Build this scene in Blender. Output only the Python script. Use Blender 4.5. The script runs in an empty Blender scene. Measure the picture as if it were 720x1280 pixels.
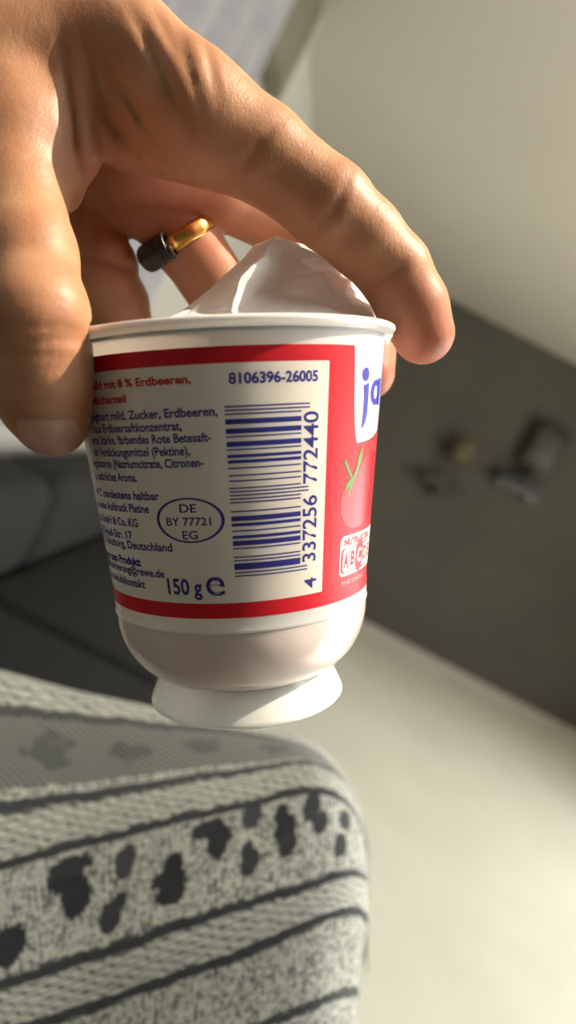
import bpy, math, random
import numpy as np
from mathutils import Matrix, Vector
C = bpy.context.scene.collection
random.seed(4); rng = np.random.default_rng(4)

# ------------------------------------------------------------------ camera
F = 931.0                                   # focal length in pixels of the 720x1280 frame
cam_loc = Vector((0, 0, 1.10))
RM = Matrix.Rotation(math.radians(90 - 5.6), 4, 'X') @ Matrix.Rotation(math.radians(27.5), 4, 'Z')
cd = bpy.data.cameras.new('camera'); cam = bpy.data.objects.new('camera', cd); C.objects.link(cam)
cam.matrix_world = Matrix.Translation(cam_loc) @ RM
cd.sensor_fit = 'VERTICAL'; cd.sensor_height = 36.0; cd.lens = 36.0 * F / 1280
cd.clip_start = 0.01
cd.dof.use_dof = True; cd.dof.focus_distance = 0.158; cd.dof.aperture_fstop = 10.0
bpy.context.scene.camera = cam
R3 = np.array(RM.to_3x3()); CL = np.array(cam_loc)

# ------------------------------------------------------------------ light
sc = bpy.context.scene
sc.view_settings.view_transform = 'Standard'; sc.view_settings.look = 'None'
sc.view_settings.gamma = 1; sc.view_settings.exposure = 0.22
w = bpy.data.worlds.new('sky'); sc.world = w; w.use_nodes = True
bg = w.node_tree.nodes['Background']
bg.inputs[0].default_value = (0.94, 0.97, 0.94, 1); bg.inputs[1].default_value = 5.0
sd = bpy.data.lights.new('sun', 'SUN'); sd.energy = 6.6; sd.angle = math.radians(0.6); sd.color = (1.0, 0.85, 0.65)
so = bpy.data.objects.new('sun', sd); C.objects.link(so)
SUN = Vector(R3 @ np.array([0.80, 0.60, 0.05])).normalized()       # towards the sun
so.rotation_euler = SUN.to_track_quat('Z', 'Y').to_euler(); so.location = (0.5, -1.5, 4)

# ------------------------------------------------------------------ helpers
def W(P):
    """hand and cup are laid out in millimetres about the lens; this turns them into room metres"""
    P = np.asarray(P, float)
    return CL + (P / 1000.0) @ R3.T
def px(x, y, d):
    return np.array([(x - 360) * d / F, -(y - 640) * d / F, -d])

def material(name, col=(.8, .8, .8), rough=.5, metal=0, sss=0, sss_r=(1, .3, .15), sss_s=.002, spec=.5, coat=0, sheen=0):
    m = bpy.data.materials.new(name); m.use_nodes = True
    b = m.node_tree.nodes['Principled BSDF']
    b.inputs['Base Color'].default_value = (*col, 1); b.inputs['Roughness'].default_value = rough
    b.inputs['Metallic'].default_value = metal
    b.inputs['Subsurface Weight'].default_value = sss; b.inputs['Subsurface Radius'].default_value = sss_r
    b.inputs['Subsurface Scale'].default_value = sss_s
    b.inputs['Specular IOR Level'].default_value = spec; b.inputs['Coat Weight'].default_value = coat
    b.inputs['Sheen Weight'].default_value = sheen
    return m
def N(m, kind, **kw):
    n = m.node_tree.nodes.new(kind)
    for k, v in kw.items():
        if k in n.inputs: n.inputs[k].default_value = v
        else: setattr(n, k, v)
    return n
def L(m, a, b): m.node_tree.links.new(a, b)
def bsdf(m): return m.node_tree.nodes['Principled BSDF']
def noise_color(m, c1, c2, scale, detail=4, lo=.35, hi=.65, bump=0, bscale=None, bdist=.001):
    co = N(m, 'ShaderNodeTexCoord'); t = N(m, 'ShaderNodeTexNoise', Scale=scale, Detail=detail)
    L(m, co.outputs['Object'], t.inputs['Vector'])
    r = N(m, 'ShaderNodeValToRGB'); r.color_ramp.elements[0].position = lo; r.color_ramp.elements[1].position = hi
    r.color_ramp.elements[0].color = (*c1, 1); r.color_ramp.elements[1].color = (*c2, 1)
    L(m, t.outputs['Fac'], r.inputs[0]); L(m, r.outputs[0], bsdf(m).inputs['Base Color'])
    if bump:
        t2 = N(m, 'ShaderNodeTexNoise', Scale=bscale or scale * 4, Detail=6)
        L(m, co.outputs['Object'], t2.inputs['Vector'])
        b = N(m, 'ShaderNodeBump', Strength=bump, Distance=bdist)
        L(m, t2.outputs['Fac'], b.inputs['Height']); L(m, b.outputs[0], bsdf(m).inputs['Normal'])
    return m

def mesh_obj(name, V, Fc, m, parent=None, smooth=True, origin=None):
    """V in room metres; the object's origin goes to `origin` (or the parent's origin)"""
    V = np.asarray(V, float)
    if origin is None: origin = np.array(parent['_o']) if parent is not None else V.mean(0)
    me = bpy.data.meshes.new(name)
    me.from_pydata((V - origin).tolist(), [], [list(map(int, f)) for f in Fc] if not isinstance(Fc, np.ndarray) else Fc.tolist())
    me.materials.append(m)
    if smooth: me.polygons.foreach_set('use_smooth', [True] * len(me.polygons))
    me.update()
    o = bpy.data.objects.new(name, me); C.objects.link(o)
    if parent is not None:
        o.parent = parent; o.location = Vector(origin - np.array(parent['_o']))
    else: o.location = origin
    o['_o'] = [float(a) for a in origin]
    return o
def thing(name, loc, label, cat, group=None):
    o = bpy.data.objects.new(name, None); C.objects.link(o); o.location = loc; o.empty_display_size = .05
    o['_o'] = [float(a) for a in loc]; return tag(o, label, cat, group)
def tag(o, label, cat, group=None):
    o['label'] = label; o['category'] = cat
    if group: o['group'] = group
    return o
def struct(o): o['kind'] = 'structure'; return o

def boxm(x0, x1, y0, y1, z0, z1):
    V = [(x, y, z) for x in (x0, x1) for y in (y0, y1) for z in (z0, z1)]
    Fc = [(0, 1, 3, 2), (4, 6, 7, 5), (0, 4, 5, 1), (2, 3, 7, 6), (0, 2, 6, 4), (1, 5, 7, 3)]
    return V, Fc
def merge(*ms):
    V = []; Fc = []
    for v, f in ms:
        n = len(V); V += [tuple(p) for p in v]; Fc += [tuple(i + n for i in q) for q in f]
    return V, Fc
def bevel(o, wd, seg=3):
    md = o.modifiers.new('bevel', 'BEVEL'); md.width = wd; md.segments = seg; md.limit_method = 'ANGLE'
    return o
def box(name, b, m, parent=None, bv=0, seg=3):
    V, Fc = boxm(*b)
    o = mesh_obj(name, V, Fc, m, parent, smooth=bv > 0, origin=None if parent is not None else np.array([(b[0] + b[1]) / 2, (b[2] + b[3]) / 2, b[4]]))
    if bv: bevel(o, bv, seg)
    return o
def grid_faces(nu, nv, wrap=False):
    Fc = []
    for i in range(nu - (0 if wrap else 1)):
        for j in range(nv - 1):
            a = i * nv + j; b = ((i + 1) % nu) * nv + j
            Fc.append((a, b, b + 1, a + 1))
    return Fc
def tube(path, r, n=10, closed=False, cap=True):
    P = np.asarray(path, float); m = len(P)
    r = np.full(m, r) if np.isscalar(r) else np.asarray(r)
    T = np.roll(P, -1, 0) - np.roll(P, 1, 0) if closed else np.gradient(P, axis=0)
    T /= np.linalg.norm(T, axis=1)[:, None] + 1e-12
    up = np.array([0.123, 0.37, 0.92]); A = np.cross(T, up); A /= np.linalg.norm(A, axis=1)[:, None]; B = np.cross(T, A)
    t = np.linspace(0, 2 * np.pi, n + 1)[:-1]
    V = (P[:, None] + r[:, None, None] * (np.cos(t)[None, :, None] * A[:, None] + np.sin(t)[None, :, None] * B[:, None])).reshape(-1, 3)
    Fc = []
    for i in range(m if closed else m - 1):
        for j in range(n):
            a = i * n + j; b = i * n + (j + 1) % n; c = ((i + 1) % m) * n
            Fc.append((a, b, c + (j + 1) % n, c + j))
    if cap and not closed:
        Fc.append(tuple(range(n))[::-1]); Fc.append(tuple(range((m - 1) * n, m * n)))
    return V.tolist(), Fc
def catmull(P, n):
    """interpolating spline through the rows of P, n samples"""
    P = np.asarray(P, float); m = len(P)
    E = np.concatenate([[2 * P[0] - P[1]], P, [2 * P[-1] - P[-2]]])
    t = np.linspace(0, m - 1, n); i = np.clip(t.astype(int), 0, m - 2); s = (t - i)
    s = s.reshape((-1,) + (1,) * (P.ndim - 1))
    a, b, c, d = E[i], E[i + 1], E[i + 2], E[i + 3]
    return .5 * ((2 * b) + (c - a) * s + (2 * a - 5 * b + 4 * c - d) * s ** 2 + (3 * b - a - 3 * c + d) * s ** 3)

# ------------------------------------------------------------------ the room
SUN_GAP = (.45, 1.7, -.45, .285)              # unseen ceiling gap, added to sun the hand but not the blanket
RH = 2.5; WY = 5.66; WX = -0.79
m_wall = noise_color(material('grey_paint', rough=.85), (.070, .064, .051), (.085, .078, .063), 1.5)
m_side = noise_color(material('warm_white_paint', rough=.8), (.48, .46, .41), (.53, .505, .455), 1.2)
m_ceil = noise_color(material('ceiling_paint', rough=.9), (.54, .51, .45), (.58, .55, .49), .8)
m_floor = noise_color(material('cream_floor_tile', rough=.45), (.82, .78, .67), (.88, .85, .74), 2.2)
m_skirt = material('pale_skirting', (.42, .38, .33), .6)
m_white = material('white_lacquer', (.75, .75, .73), .4)
floor = struct(box('floor', (WX, 6.5, -1.6, WY, -.02, 0), m_floor))
joints = material('floor_joint', (.50, .47, .41), .7)
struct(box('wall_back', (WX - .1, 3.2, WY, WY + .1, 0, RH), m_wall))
struct(box('wall_right', (3.2, 3.3, 3.5, WY + .1, 0, RH), m_side))
struct(box('wall_right', (3.2, 3.3, -.6, .2, 0, RH), m_side))
struct(box('wall_right', (3.2, 3.3, .2, 3.5, 2.40, RH), m_side))  # the unseen opening below is added to let sky light onto the floor
struct(box('rear_light_block', (WX - .1, 3.3, -.7, -.6, 0, RH), m_wall))  # unseen dark wall, added to cut light on surfaces facing the lens
struct(box('ceiling', (WX - .1, SUN_GAP[0], -.7, SUN_GAP[3], RH, RH + .15), m_ceil))
struct(box('ceiling', (SUN_GAP[1], 3.3, -.7, SUN_GAP[3], RH, RH + .15), m_ceil)); struct(box('ceiling', (SUN_GAP[0], SUN_GAP[1], -.7, SUN_GAP[2], RH, RH + .15), m_ceil))
struct(box('ceiling', (WX - .1, 3.3, SUN_GAP[3], WY + .1, RH, RH + .15), m_ceil))
# the left wall with its window opening
WIN = (1.10, 2.30, .95, 2.2)
pieces = merge(boxm(WX - .1, WX, -1.6, WIN[0], 0, RH), boxm(WX - .1, WX, WIN[1], WY, 0, RH),
               boxm(WX - .1, WX, WIN[0], WIN[1], 0, WIN[2]), boxm(WX - .1, WX, WIN[0], WIN[1], WIN[3], RH))
struct(mesh_obj('wall_left', pieces[0], pieces[1], m_side, smooth=False))
struct(box('baseboard_back', (WX, 3.2, WY - .018, WY, 0, .075), m_skirt))
win = bpy.data.objects.new('window_1', None); C.objects.link(win); win.location = (WX, sum(WIN[:2]) / 2, WIN[2])
win['_o'] = list(win.location); struct(win)
m_glass = material('window_glass', (.9, .95, 1), .05)
bsdf(m_glass).inputs['Transmission Weight'].default_value = 1; bsdf(m_glass).inputs['IOR'].default_value = 1.1
for b in ((WX - .07, WX - .01, WIN[0], WIN[0] + .07, WIN[2], WIN[3]), (WX - .07, WX - .01, WIN[1] - .07, WIN[1], WIN[2], WIN[3]),
          (WX - .07, WX - .01, 1.66, 1.74, WIN[2], WIN[3]),
          (WX - .07, WX - .01, WIN[0], WIN[1], WIN[2], WIN[2] + .07), (WX - .07, WX - .01, WIN[0], WIN[1], WIN[3] - .07, WIN[3])):
    box('window_frame', b, m_white, win, .008)
for a, b_ in ((WIN[0] + .07, 1.66), (1.74, WIN[1] - .07)):
    box('pane', (WX - .045, WX - .039, a, b_, WIN[2] + .07, WIN[3] - .07), m_glass, win)
# curtain beside the window, hung from a rod
m_curt = noise_color(material('grey_lavender_curtain', rough=.9, sheen=.3), (.30, .29, .32), (.38, .37, .40), 6)
def curtain(name, y0, y1, x, z0, z1, nf, m, label):
    nu, nv = 90, 20; V = []
    for i in range(nu):
        u = i / (nu - 1)
        for j in range(nv):
            v = j / (nv - 1)
            V.append((x + .035 * math.sin(u * nf * 2 * math.pi + .6 * math.sin(3 * v)) * (1 - .35 * v), y0 + (y1 - y0) * (u + .03 * v * math.sin(9 * u)), z0 + (z1 - z0) * v))
    o = mesh_obj(name, V, grid_faces(nu, nv), m, origin=np.array([x, (y0 + y1) / 2, z0]))
    md = o.modifiers.new('thickness', 'SOLIDIFY'); md.thickness = .003
    return tag(o, label, 'curtain')
curtain('curtain', .95, 2.36, WX + .09, .80, 2.28, 7, m_curt, 'grey lavender curtain hanging at the window behind the knuckles')
struct(box('trim_1', (WX, WX + .035, 2.34, 2.42, .85, 2.30), m_white, bv=.004))
m_olive = noise_color(material('olive_grey_lacquer', rough=.6), (.15, .145, .10), (.19, .18, .13), 6)
m_cream = material('cream_edge', (.42, .39, .30), .6)
t = thing('wall_cabinet', (WX + .03, 2.64, 2.14), 'olive grey wall cabinet with a cream edge under the ceiling beside the window', 'cabinet')
box('body', (WX, WX + .06, 2.43, 2.84, 2.14, 2.48), m_olive, t, .006)
V, Fc = boxm(WX + .06, WX + .075, 2.44, 2.80, 2.15, 2.47); d_ = bevel(mesh_obj('door', V, Fc, m_olive, t), .004)
box('edge_strip', (WX + .06, WX + .078, 2.805, 2.84, 2.14, 2.48), m_cream, t, .004)
rod = tube([(WX + .09, 1.0, 2.30), (WX + .09, 2.36, 2.30)], .014, 12)
tag(mesh_obj('curtain_rod', rod[0], rod[1], m_white), 'slim white curtain rod above the window', 'rod')

# ------------------------------------------------------------------ back wall: shelf, stand and a reflection built as solids
m_pale = material('pale_grey_shelf', (.17, .165, .155), .5)
m_black = material('black_metal', (.012, .012, .011), .45)
m_brown = noise_color(material('dark_brown_panel', rough=.5), (.025, .018, .014), (.055, .042, .032), 9)
t = thing('wall_shelf', (1.42, WY - .11, 1.50), 'narrow white wall shelf under the black lamp stand', 'shelf')
box('board', (1.24, 1.60, WY - .14, WY, 1.475, 1.50), m_pale, t, .004)
for x in (1.30, 1.54): box('bracket', (x - .012, x + .012, WY - .10, WY, 1.44, 1.475), m_pale, t)
t = thing('picture_stand', (1.42, WY - .11, 1.50), 'black stand with a dark brown framed panel on the white shelf', 'stand')
V, Fc = boxm(1.23, 1.60, WY - .20, WY - .03, 1.501, 1.56); bevel(mesh_obj('base', V, Fc, m_black, t), .012)
V, Fc = tube([(1.42, WY - .11, 1.53), (1.425, WY - .11, 1.60), (1.43, WY - .11, 1.70)], [.045, .03, .03], 14); mesh_obj('neck', V, Fc, m_black, t)
fr = box('frame', (1.33, 1.58, WY - .13, WY - .09, 1.66, 2.02), m_black, t, .02)
box('panel', (1.355, 1.555, WY - .137, WY - .12, 1.69, 1.99), m_brown, fr, .006)
m_ochre = noise_color(material('ochre_reflection', rough=.9), (.10, .080, .042), (.13, .10, .055), 12)
m_dgrey = material('dark_grey_reflection', (.045, .043, .037), .7)
t = thing('wall_reflection', (.90, WY - .12, 1.29), 'faint ochre reflection modelled as a drum on a stem left of the black stand', 'reflection')  # no real lamp: a faint wall reflection built as a solid
def lathe(profile, n=48):
    V = []; m = len(profile)
    for i in range(n):
        a = 2 * math.pi * i / n
        V += [(r * math.cos(a), r * math.sin(a), z) for r, z in profile]
    return np.array(V), grid_faces(n, m, True)
V, Fc = lathe([(.001, 0), (.05, 0), (.05, .012), (.01, .02), (.008, .2), (.001, .2)], 24); mesh_obj('base', V + [.90, WY - .12, 1.29], Fc, material('grey_stem', (.12, .115, .1), .5), t)
V, Fc = lathe([(.085, .17), (.088, .17), (.088, .34), (.085, .34), (.085, .17)], 32); mesh_obj('ochre_drum', V + [.93, WY - .12, 1.29], Fc, m_ochre, t)
t = thing('wall_shelf', (.92, WY - .11, 1.27), 'dark grey reflection modelled as a short board under the ochre drum', 'shelf')  # dark half of the same reflection, built as a solid board
box('board', (.74, 1.10, WY - .2, WY, 1.23, 1.29), m_dgrey, t, .01)
box('bracket', (.88, .96, WY - .1, WY, 1.17, 1.23), m_dgrey, t, .006)

# ------------------------------------------------------------------ sofa along the left wall
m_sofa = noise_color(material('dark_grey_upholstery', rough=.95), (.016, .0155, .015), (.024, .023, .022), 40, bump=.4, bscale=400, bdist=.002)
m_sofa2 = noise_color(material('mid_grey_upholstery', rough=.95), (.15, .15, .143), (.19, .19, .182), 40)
sofa = thing('sofa', (-.35, 1.4, 0), 'dark grey fabric sofa along the left wall behind the cup', 'sofa')
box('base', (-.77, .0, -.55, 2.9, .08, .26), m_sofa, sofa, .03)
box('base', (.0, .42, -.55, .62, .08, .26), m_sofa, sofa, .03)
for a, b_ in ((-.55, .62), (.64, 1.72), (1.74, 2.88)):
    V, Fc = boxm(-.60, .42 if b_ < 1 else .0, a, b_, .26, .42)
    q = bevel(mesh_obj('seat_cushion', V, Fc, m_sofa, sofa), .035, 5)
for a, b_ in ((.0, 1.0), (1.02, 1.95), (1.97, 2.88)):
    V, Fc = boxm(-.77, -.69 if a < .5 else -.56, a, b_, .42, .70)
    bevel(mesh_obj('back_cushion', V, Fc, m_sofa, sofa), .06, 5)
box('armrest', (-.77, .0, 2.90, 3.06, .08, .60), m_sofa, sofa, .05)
V, Fc = boxm(-.17, .17, -.07, .07, -.25, .25)
q = mesh_obj('scatter_cushion', [(x - .50, y + .72, z + .67) for x, y, z in V], Fc, m_sofa2, origin=np.array([-.50, .72, .46])); bevel(q, .065, 6)
tag(q, 'plain mid grey cushion leaning on the sofa at the far left edge', 'cushion')
for x, y in ((-.7, -.45), (-.7, 2.8), (-.07, 2.8), (.35, -.45)):
    V, Fc = tube([(x, y, 0), (x, y, .09)], [.018, .025], 12); mesh_obj('leg', V, Fc, m_black, sofa)

# ------------------------------------------------------------------ patterned throw blanket (laid out as stripe lines)
def make_blanket():
    X = np.array([-220, -100, 0, 100, 200, 300, 390, 440, 459], float)
    rows = [  # y of each woven line at those x; depth of its middle
        ([790, 812, 838, 864, 886, 902, 928, 985, 1055], 450, 2),
        ([850, 868, 885, 897, 908, 917, 938, 993, 1062], 400, 16),
        ([1030, 1020, 1009, 997, 981, 965, 955, 990, 1066], 345, 50),
        ([1125, 1105, 1082, 1056, 1031, 1008, 990, 1012, 1072], 322, 72),
        ([1280, 1258, 1229, 1198, 1164, 1131, 1103, 1090, 1100], 300, 116),
        ([1345, 1325, 1295, 1264, 1230, 1194, 1155, 1140, 1150], 294, 138),
        ([1470, 1440, 1405, 1365, 1330, 1290, 1258, 1240, 1240], 290, 172),
        ([1560, 1530, 1500, 1460, 1420, 1380, 1345, 1325, 1320], 290, 196),
        ([1750, 1720, 1690, 1650, 1610, 1570, 1540, 1510, 1500], 296, 245),
        ([2050, 2020, 1990, 1950, 1900, 1860, 1830, 1800, 1790], 310, 330),
        ([2500, 2480, 2450, 2400, 2350, 2300, 2270, 2240, 2220], 330, 440)]
    dx = np.array([-25, -16, -8, -2, 0, 4, 12, 26, 46], float)
    ctl = []
    vv = []
    # far side of the fold first
    ys, d, v = rows[0]
    for k, (dy, dd, dv) in enumerate(((330, 190, -120), (120, 120, -60), (22, 50, -20))):
        r = [px(x, y + dy * (1 if i < 7 else .5), d + dd + e) for i, (x, y, e) in enumerate(zip(X, ys, dx))]
        r += [px(455, ys[-1] + dy * .4 + 8, d + dd + 80), px(425, ys[-1] + dy * .4 + 60, d + dd + 120)]
        ctl.append(r); vv.append(dv)
    for ys, d, v in rows:
        Xr = X.copy()
        if d < 300: Xr[-2:] -= (0, 0)
        if v >= 172: Xr[-1] = 447; Xr[-2] = 430
        r = [px(x, y, d + e) for x, y, e in zip(Xr, ys, dx)]
        r += [px(Xr[-1] - 8, ys[-1] + 14, d + 90), px(Xr[-1] - 50, ys[-1] + 30, d + 150)]
        ctl.append(r); vv.append(v)
    ctl = np.array(ctl)                                     # rows x cols x 3
    nu, nv = 640, 760
    S = catmull(ctl, nv)                                    # along v
    VV = catmull(np.array(vv, float)[:, None], nv)[:, 0]
    S = catmull(np.transpose(S, (1, 0, 2)), nu)             # nu x nv x 3
    # arc length along the stripe from the frame's left edge
    mid = S[:, int(nv * .55)]; U = np.concatenate([[0], np.cumsum(np.linalg.norm(np.diff(mid, axis=0), axis=1))])
    U -= np.interp(0, [F * p[0] / -p[2] + 360 for p in mid[:500]], U[:500])
    UU, V2 = np.meshgrid(U, VV, indexing='ij')
    def nz(scale, seed):
        g = np.random.default_rng(seed); gu = int((U[-1] - U[0]) / scale[0]) + 3; gv = int((VV.max() - VV.min()) / scale[1]) + 3
        G = g.random((gu + 1, gv + 1)); a = (UU - U[0]) / scale[0]; b = (V2 - VV.min()) / scale[1]
        i = a.astype(int); j = b.astype(int); s = a - i; t = b - j; s = s * s * (3 - 2 * s); t = t * t * (3 - 2 * t)
        return (G[i, j] * (1 - s) + G[i + 1, j] * s) * (1 - t) + (G[i, j + 1] * (1 - s) + G[i + 1, j + 1] * s) * t
    wob = (nz((9, 9), 1) - .5) * 1.4
    vw = V2 + wob
    val = np.full(UU.shape, .80); rel = np.zeros(UU.shape)
    def smooth(a, lo, hi): t = np.clip((a - lo) / (hi - lo), 0, 1); return t * t * (3 - 2 * t)
    # weave of the patterned bands: short crossing threads
    cross = .5 + .5 * np.sin((UU + V2 + 2 * wob) * 2 * np.pi / 4.2) * np.sin((UU - V2 + 1.5 * wob) * 2 * np.pi / 4.2)
    th = nz((1.3, 1.3), 2)
    val = .98 - .72 * smooth(cross * .55 + th * .55, .46, .80)
    rel = .35 * cross
    # wavy ribbed bands
    def ribbed(v0, v1):
        m = (vw > v0) & (vw < v1)
        wv = .5 + .5 * np.sin((V2 + .55 * np.sin(UU * 2 * np.pi / 9 + V2) + (nz((3, 2), 5) - .5) * 1.2) * 2 * np.pi / 2.6)
        val[m] = (1. - .52 * smooth(wv, .5, .9) - .12 * th)[m]; rel[m] = (-.3 * wv)[m]
    ribbed(52, 70); ribbed(118, 136); ribbed(-60, -20); ribbed(2, 14)
    # grey diagonal-hatched band with soft darker shapes
    m = (vw > 17.5) & (vw < 44); hat = .5 + .5 * np.sin((UU - V2 * 1.1) * 2 * np.pi / 3.3)
    base = .31 + .32 * hat
    for cu, cv, a, b in ((18, 30, 9, 8), (52, 32, 8, 6), (82, 29, 8, 6), (112, 30, 7, 6), (135, 31, 8, 6), (-20, 30, 9, 7)):
        base -= .11 * (1 - smooth(((UU - cu) / a) ** 2 + ((V2 - cv) / b) ** 2 + (nz((4, 4), 31) - .5) * 1.6, .6, 1.1))
    val[m] = base[m]; rel[m] = (.2 * hat)[m]
    # more hatched and patterned bands out of sight below
    m = (vw > 198) & (vw < 240); val[m] = (.40 + .16 * hat)[m]
    # leaf sprigs in the main band: (u, v, length, width, tone)
    leafs = [(3, 103, 6.5, 5.5, .13), (25, 84, 5.2, 5.6, .12), (29, 93, 6.3, 5.0, .12), (27, 79.5, 3.2, 7.2, .16),
             (49, 84, 6.0, 3.6, .27), (43, 104, 5.4, 3.8, .20), (47, 99, 3, 2.6, .20),
             (69, 92, 5.2, 3.6, .12), (68.5, 101, 5.6, 5.0, .12), (67, 96, 3, 6, .13),
             (83.5, 79.5, 3.8, 5.6, .16), (88, 86, 6.5, 3.8, .13), (101, 99, 5.2, 3.2, .22), (100, 93, 3, 2, .22),
             (102, 78, 5.0, 3.4, .27), (116, 88, 6.2, 3.9, .14), (114.5, 81, 4.2, 2.6, .14), (117, 96, 5, 3.4, .18),
             (128, 80, 6.5, 3.4, .20), (132, 88, 5, 3.0, .20), (146, 84, 6, 3, .2), (143, 100, 6, 3.5, .2), (-18, 92, 7, 5, .14), (-35, 84, 5, 4, .2),
             (-14, 80, 5, 4, .2)]
    edge = (nz((1.6, 1.6), 7) - .5) * .55
    for cu, cv, a, b, tn in leafs:
        q = ((UU - cu + (V2 - cv) * .12) / b / 1.25) ** 2 + ((V2 - cv) / a / 1.2) ** 2 + edge
        k = smooth(q, .80, 1.1); m = q < 1.2
        val[m] = (val * k + (tn * 1.0 + .05 * th) * (1 - k))[m]; rel[m] -= (.5 * (1 - k))[m]
    # dark raised lines between bands
    for v0, hw, tn in ((16, 1.8, .26), (50, 1.9, .20), (71.5, 1.9, .19), (116.5, 2.1, .17), (137.5, 2.0, .17), (172, 1.5, .2), (196, 1.8, .2), (242, 2, .2), (-20, 2, .2), (-62, 2, .2)):
        q = np.abs(vw - v0 + (nz((2.2, 9), 11) - .5) * 1.2); k = smooth(q, hw * .85, hw * 1.5)
        val = val * k + (tn + .09 * th) * (1 - k); rel += .8 * (1 - k)
    # large soft folds and the woven relief along the normal
    Tu = np.gradient(S, axis=0); Tv = np.gradient(S, axis=1); Nn = np.cross(Tu, Tv); Nn /= np.linalg.norm(Nn, axis=2)[..., None] + 1e-9
    if Nn[nu // 2, int(nv * .5), 2] < 0: Nn = -Nn
    rel += 1.8 * (nz((28, 40), 21) - .5) + .5 * (nz((9, 12), 22) - .5)
    S = S + Nn * (rel * .55)[..., None]
    V = W(S.reshape(-1, 3)); V[:, 2] = np.maximum(V[:, 2], .4225)           # the hem lies on the sofa seat
    a = np.arange(nu * nv).reshape(nu, nv)
    Fc = np.stack([a[:-1, :-1], a[1:, :-1], a[1:, 1:], a[:-1, 1:]], -1).reshape(-1, 4)
    m = material('woven_cotton', rough=.95, sheen=.25)
    o = mesh_obj('throw_blanket', V, Fc, m)
    at = o.data.attributes.new('weave_tone', 'FLOAT', 'POINT'); at.data.foreach_set('value', val.reshape(-1).astype(np.float32))
    n = N(m, 'ShaderNodeAttribute', attribute_name='weave_tone')
    r = N(m, 'ShaderNodeValToRGB'); e = r.color_ramp.elements
    e[0].position = .1; e[0].color = (.030, .033, .040, 1); e[1].position = .84; e[1].color = (.88, .88, .79, 1)
    k = e.new(.30); k.color = (.10, .105, .115, 1); k = e.new(.55); k.color = (.36, .36, .325, 1)
    L(m, n.outputs['Fac'], r.inputs[0]); L(m, r.outputs[0], bsdf(m).inputs['Base Color'])
    return tag(o, 'cream and grey woven throw with dark leaf sprigs and stripes below the cup', 'blanket')
make_blanket()

# ------------------------------------------------------------------ the yogurt cup
CC = np.array([-13.593, 39.421, -168.144]); CA = np.array([.046419, -.989761, -.134977])
CU = np.array([.998902, .046848, 0]); CV = np.array([.006323, -.134829, .990849])
BH = [0, 3, 4.89, 7.85, 54.12, 57.03, 60.2]; BR = [35.2, 34.95, 34.75, 34.5, 29.35, 29.3, 29.2]
def body_r(h): return np.interp(h, BH, BR)
def cup_pt(th, h, off=0.0, r=None):
    """angle in degrees from the side facing the lens, distance below the rim, offset outwards (mm)"""
    th = np.radians(np.asarray(th, float)); h = np.asarray(h, float)
    rr = (body_r(h) if r is None else r) + off
    return CC + h[..., None] * CA + (rr * np.sin(th))[..., None] * CU + (rr * np.cos(th))[..., None] * CV
def cup_lathe(prof, n=192):
    th = np.linspace(0, 360, n + 1)[:-1]; P = np.array(prof, float)
    T, Hh = np.meshgrid(th, P[:, 1], indexing='ij'); Rr = np.meshgrid(th, P[:, 0], indexing='ij')[1]
    return W(cup_pt(T, Hh, 0, Rr).reshape(-1, 3)), grid_faces(n, len(P), True)
m_plastic = material('white_translucent_plastic', (.83, .80, .77), .28, sss=.55, sss_r=(1, .75, .6), sss_s=.006, coat=.2)
m_bowl = noise_color(material('cup_plastic_over_pink_yogurt', rough=.16, sss=.6, sss_r=(1, .6, .5), sss_s=.006, coat=.5), (.74, .60, .57), (.80, .70, .67), 60, 5, .3, .7)
m_foot = material('white_glossy_plastic', (.84, .86, .83), .18, sss=.4, sss_r=(1, .9, .8), sss_s=.004, coat=.4)
m_rim = material('white_rim_plastic', (.86, .83, .81), .25, sss=.4, sss_r=(1, .8, .7), sss_s=.004, coat=.3)
base_c = W(cup_pt(0, np.array(82.5), 0, 0.0))
cup = thing('yogurt_cup', base_c, 'white plastic yogurt cup with red printed band and barcode held by the hand', 'cup')
th_ = .55
prof = [(body_r(h), h) for h in (1.2, 2, 3, 4, 5, 6.5, 8, 12, 16, 20, 25, 30, 35, 40, 45, 50, 54, 57, 58.5, 59.6)] + [(29.35, 60.0), (29.1, 60.35)]
prof += [(r - th_, h) for r, h in prof[::-1]]
V, Fc = cup_lathe(prof + [prof[0]]); mesh_obj('body', V, Fc, m_plastic, cup)
arc = []
for k in range(26):                                           # the rounded bowl
    a = math.pi / 2 * k / 25; arc.append((15.5 + 13.6 * math.cos(a) ** .92, 60.3 + 16.2 * math.sin(a)))
V, Fc = cup_lathe(arc + [(9, 77.2), (.05, 77.4)]); mesh_obj('bowl', V, Fc, m_bowl, cup)
V, Fc = cup_lathe([(18.6, 74.0), (19.3, 74.2), (20.0, 75.6), (20.9, 78), (21.9, 80.4), (22.55, 81.9), (22.75, 82.5), (22.7, 83.0), (22.3, 83.3), (21.7, 83.0), (21.2, 81.6), (20.1, 79.0), (19.1, 76.4), (18.2, 75.0), (18.6, 74.0)])
mesh_obj('foot', V, Fc, m_foot, cup)
V, Fc = cup_lathe([(34.6, 2.2), (35.0, 1.6), (35.8, 1.25), (36.6, 1.1), (37.2, .95), (37.55, .5), (37.5, -.1), (37.0, -.45), (36, -.5), (35.2, -.35), (34.6, .2), (34.3, 1.2), (34.3, 2.2), (34.6, 2.2)])
V = np.array(V); mesh_obj('rim', V, Fc, m_rim, cup)

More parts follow.
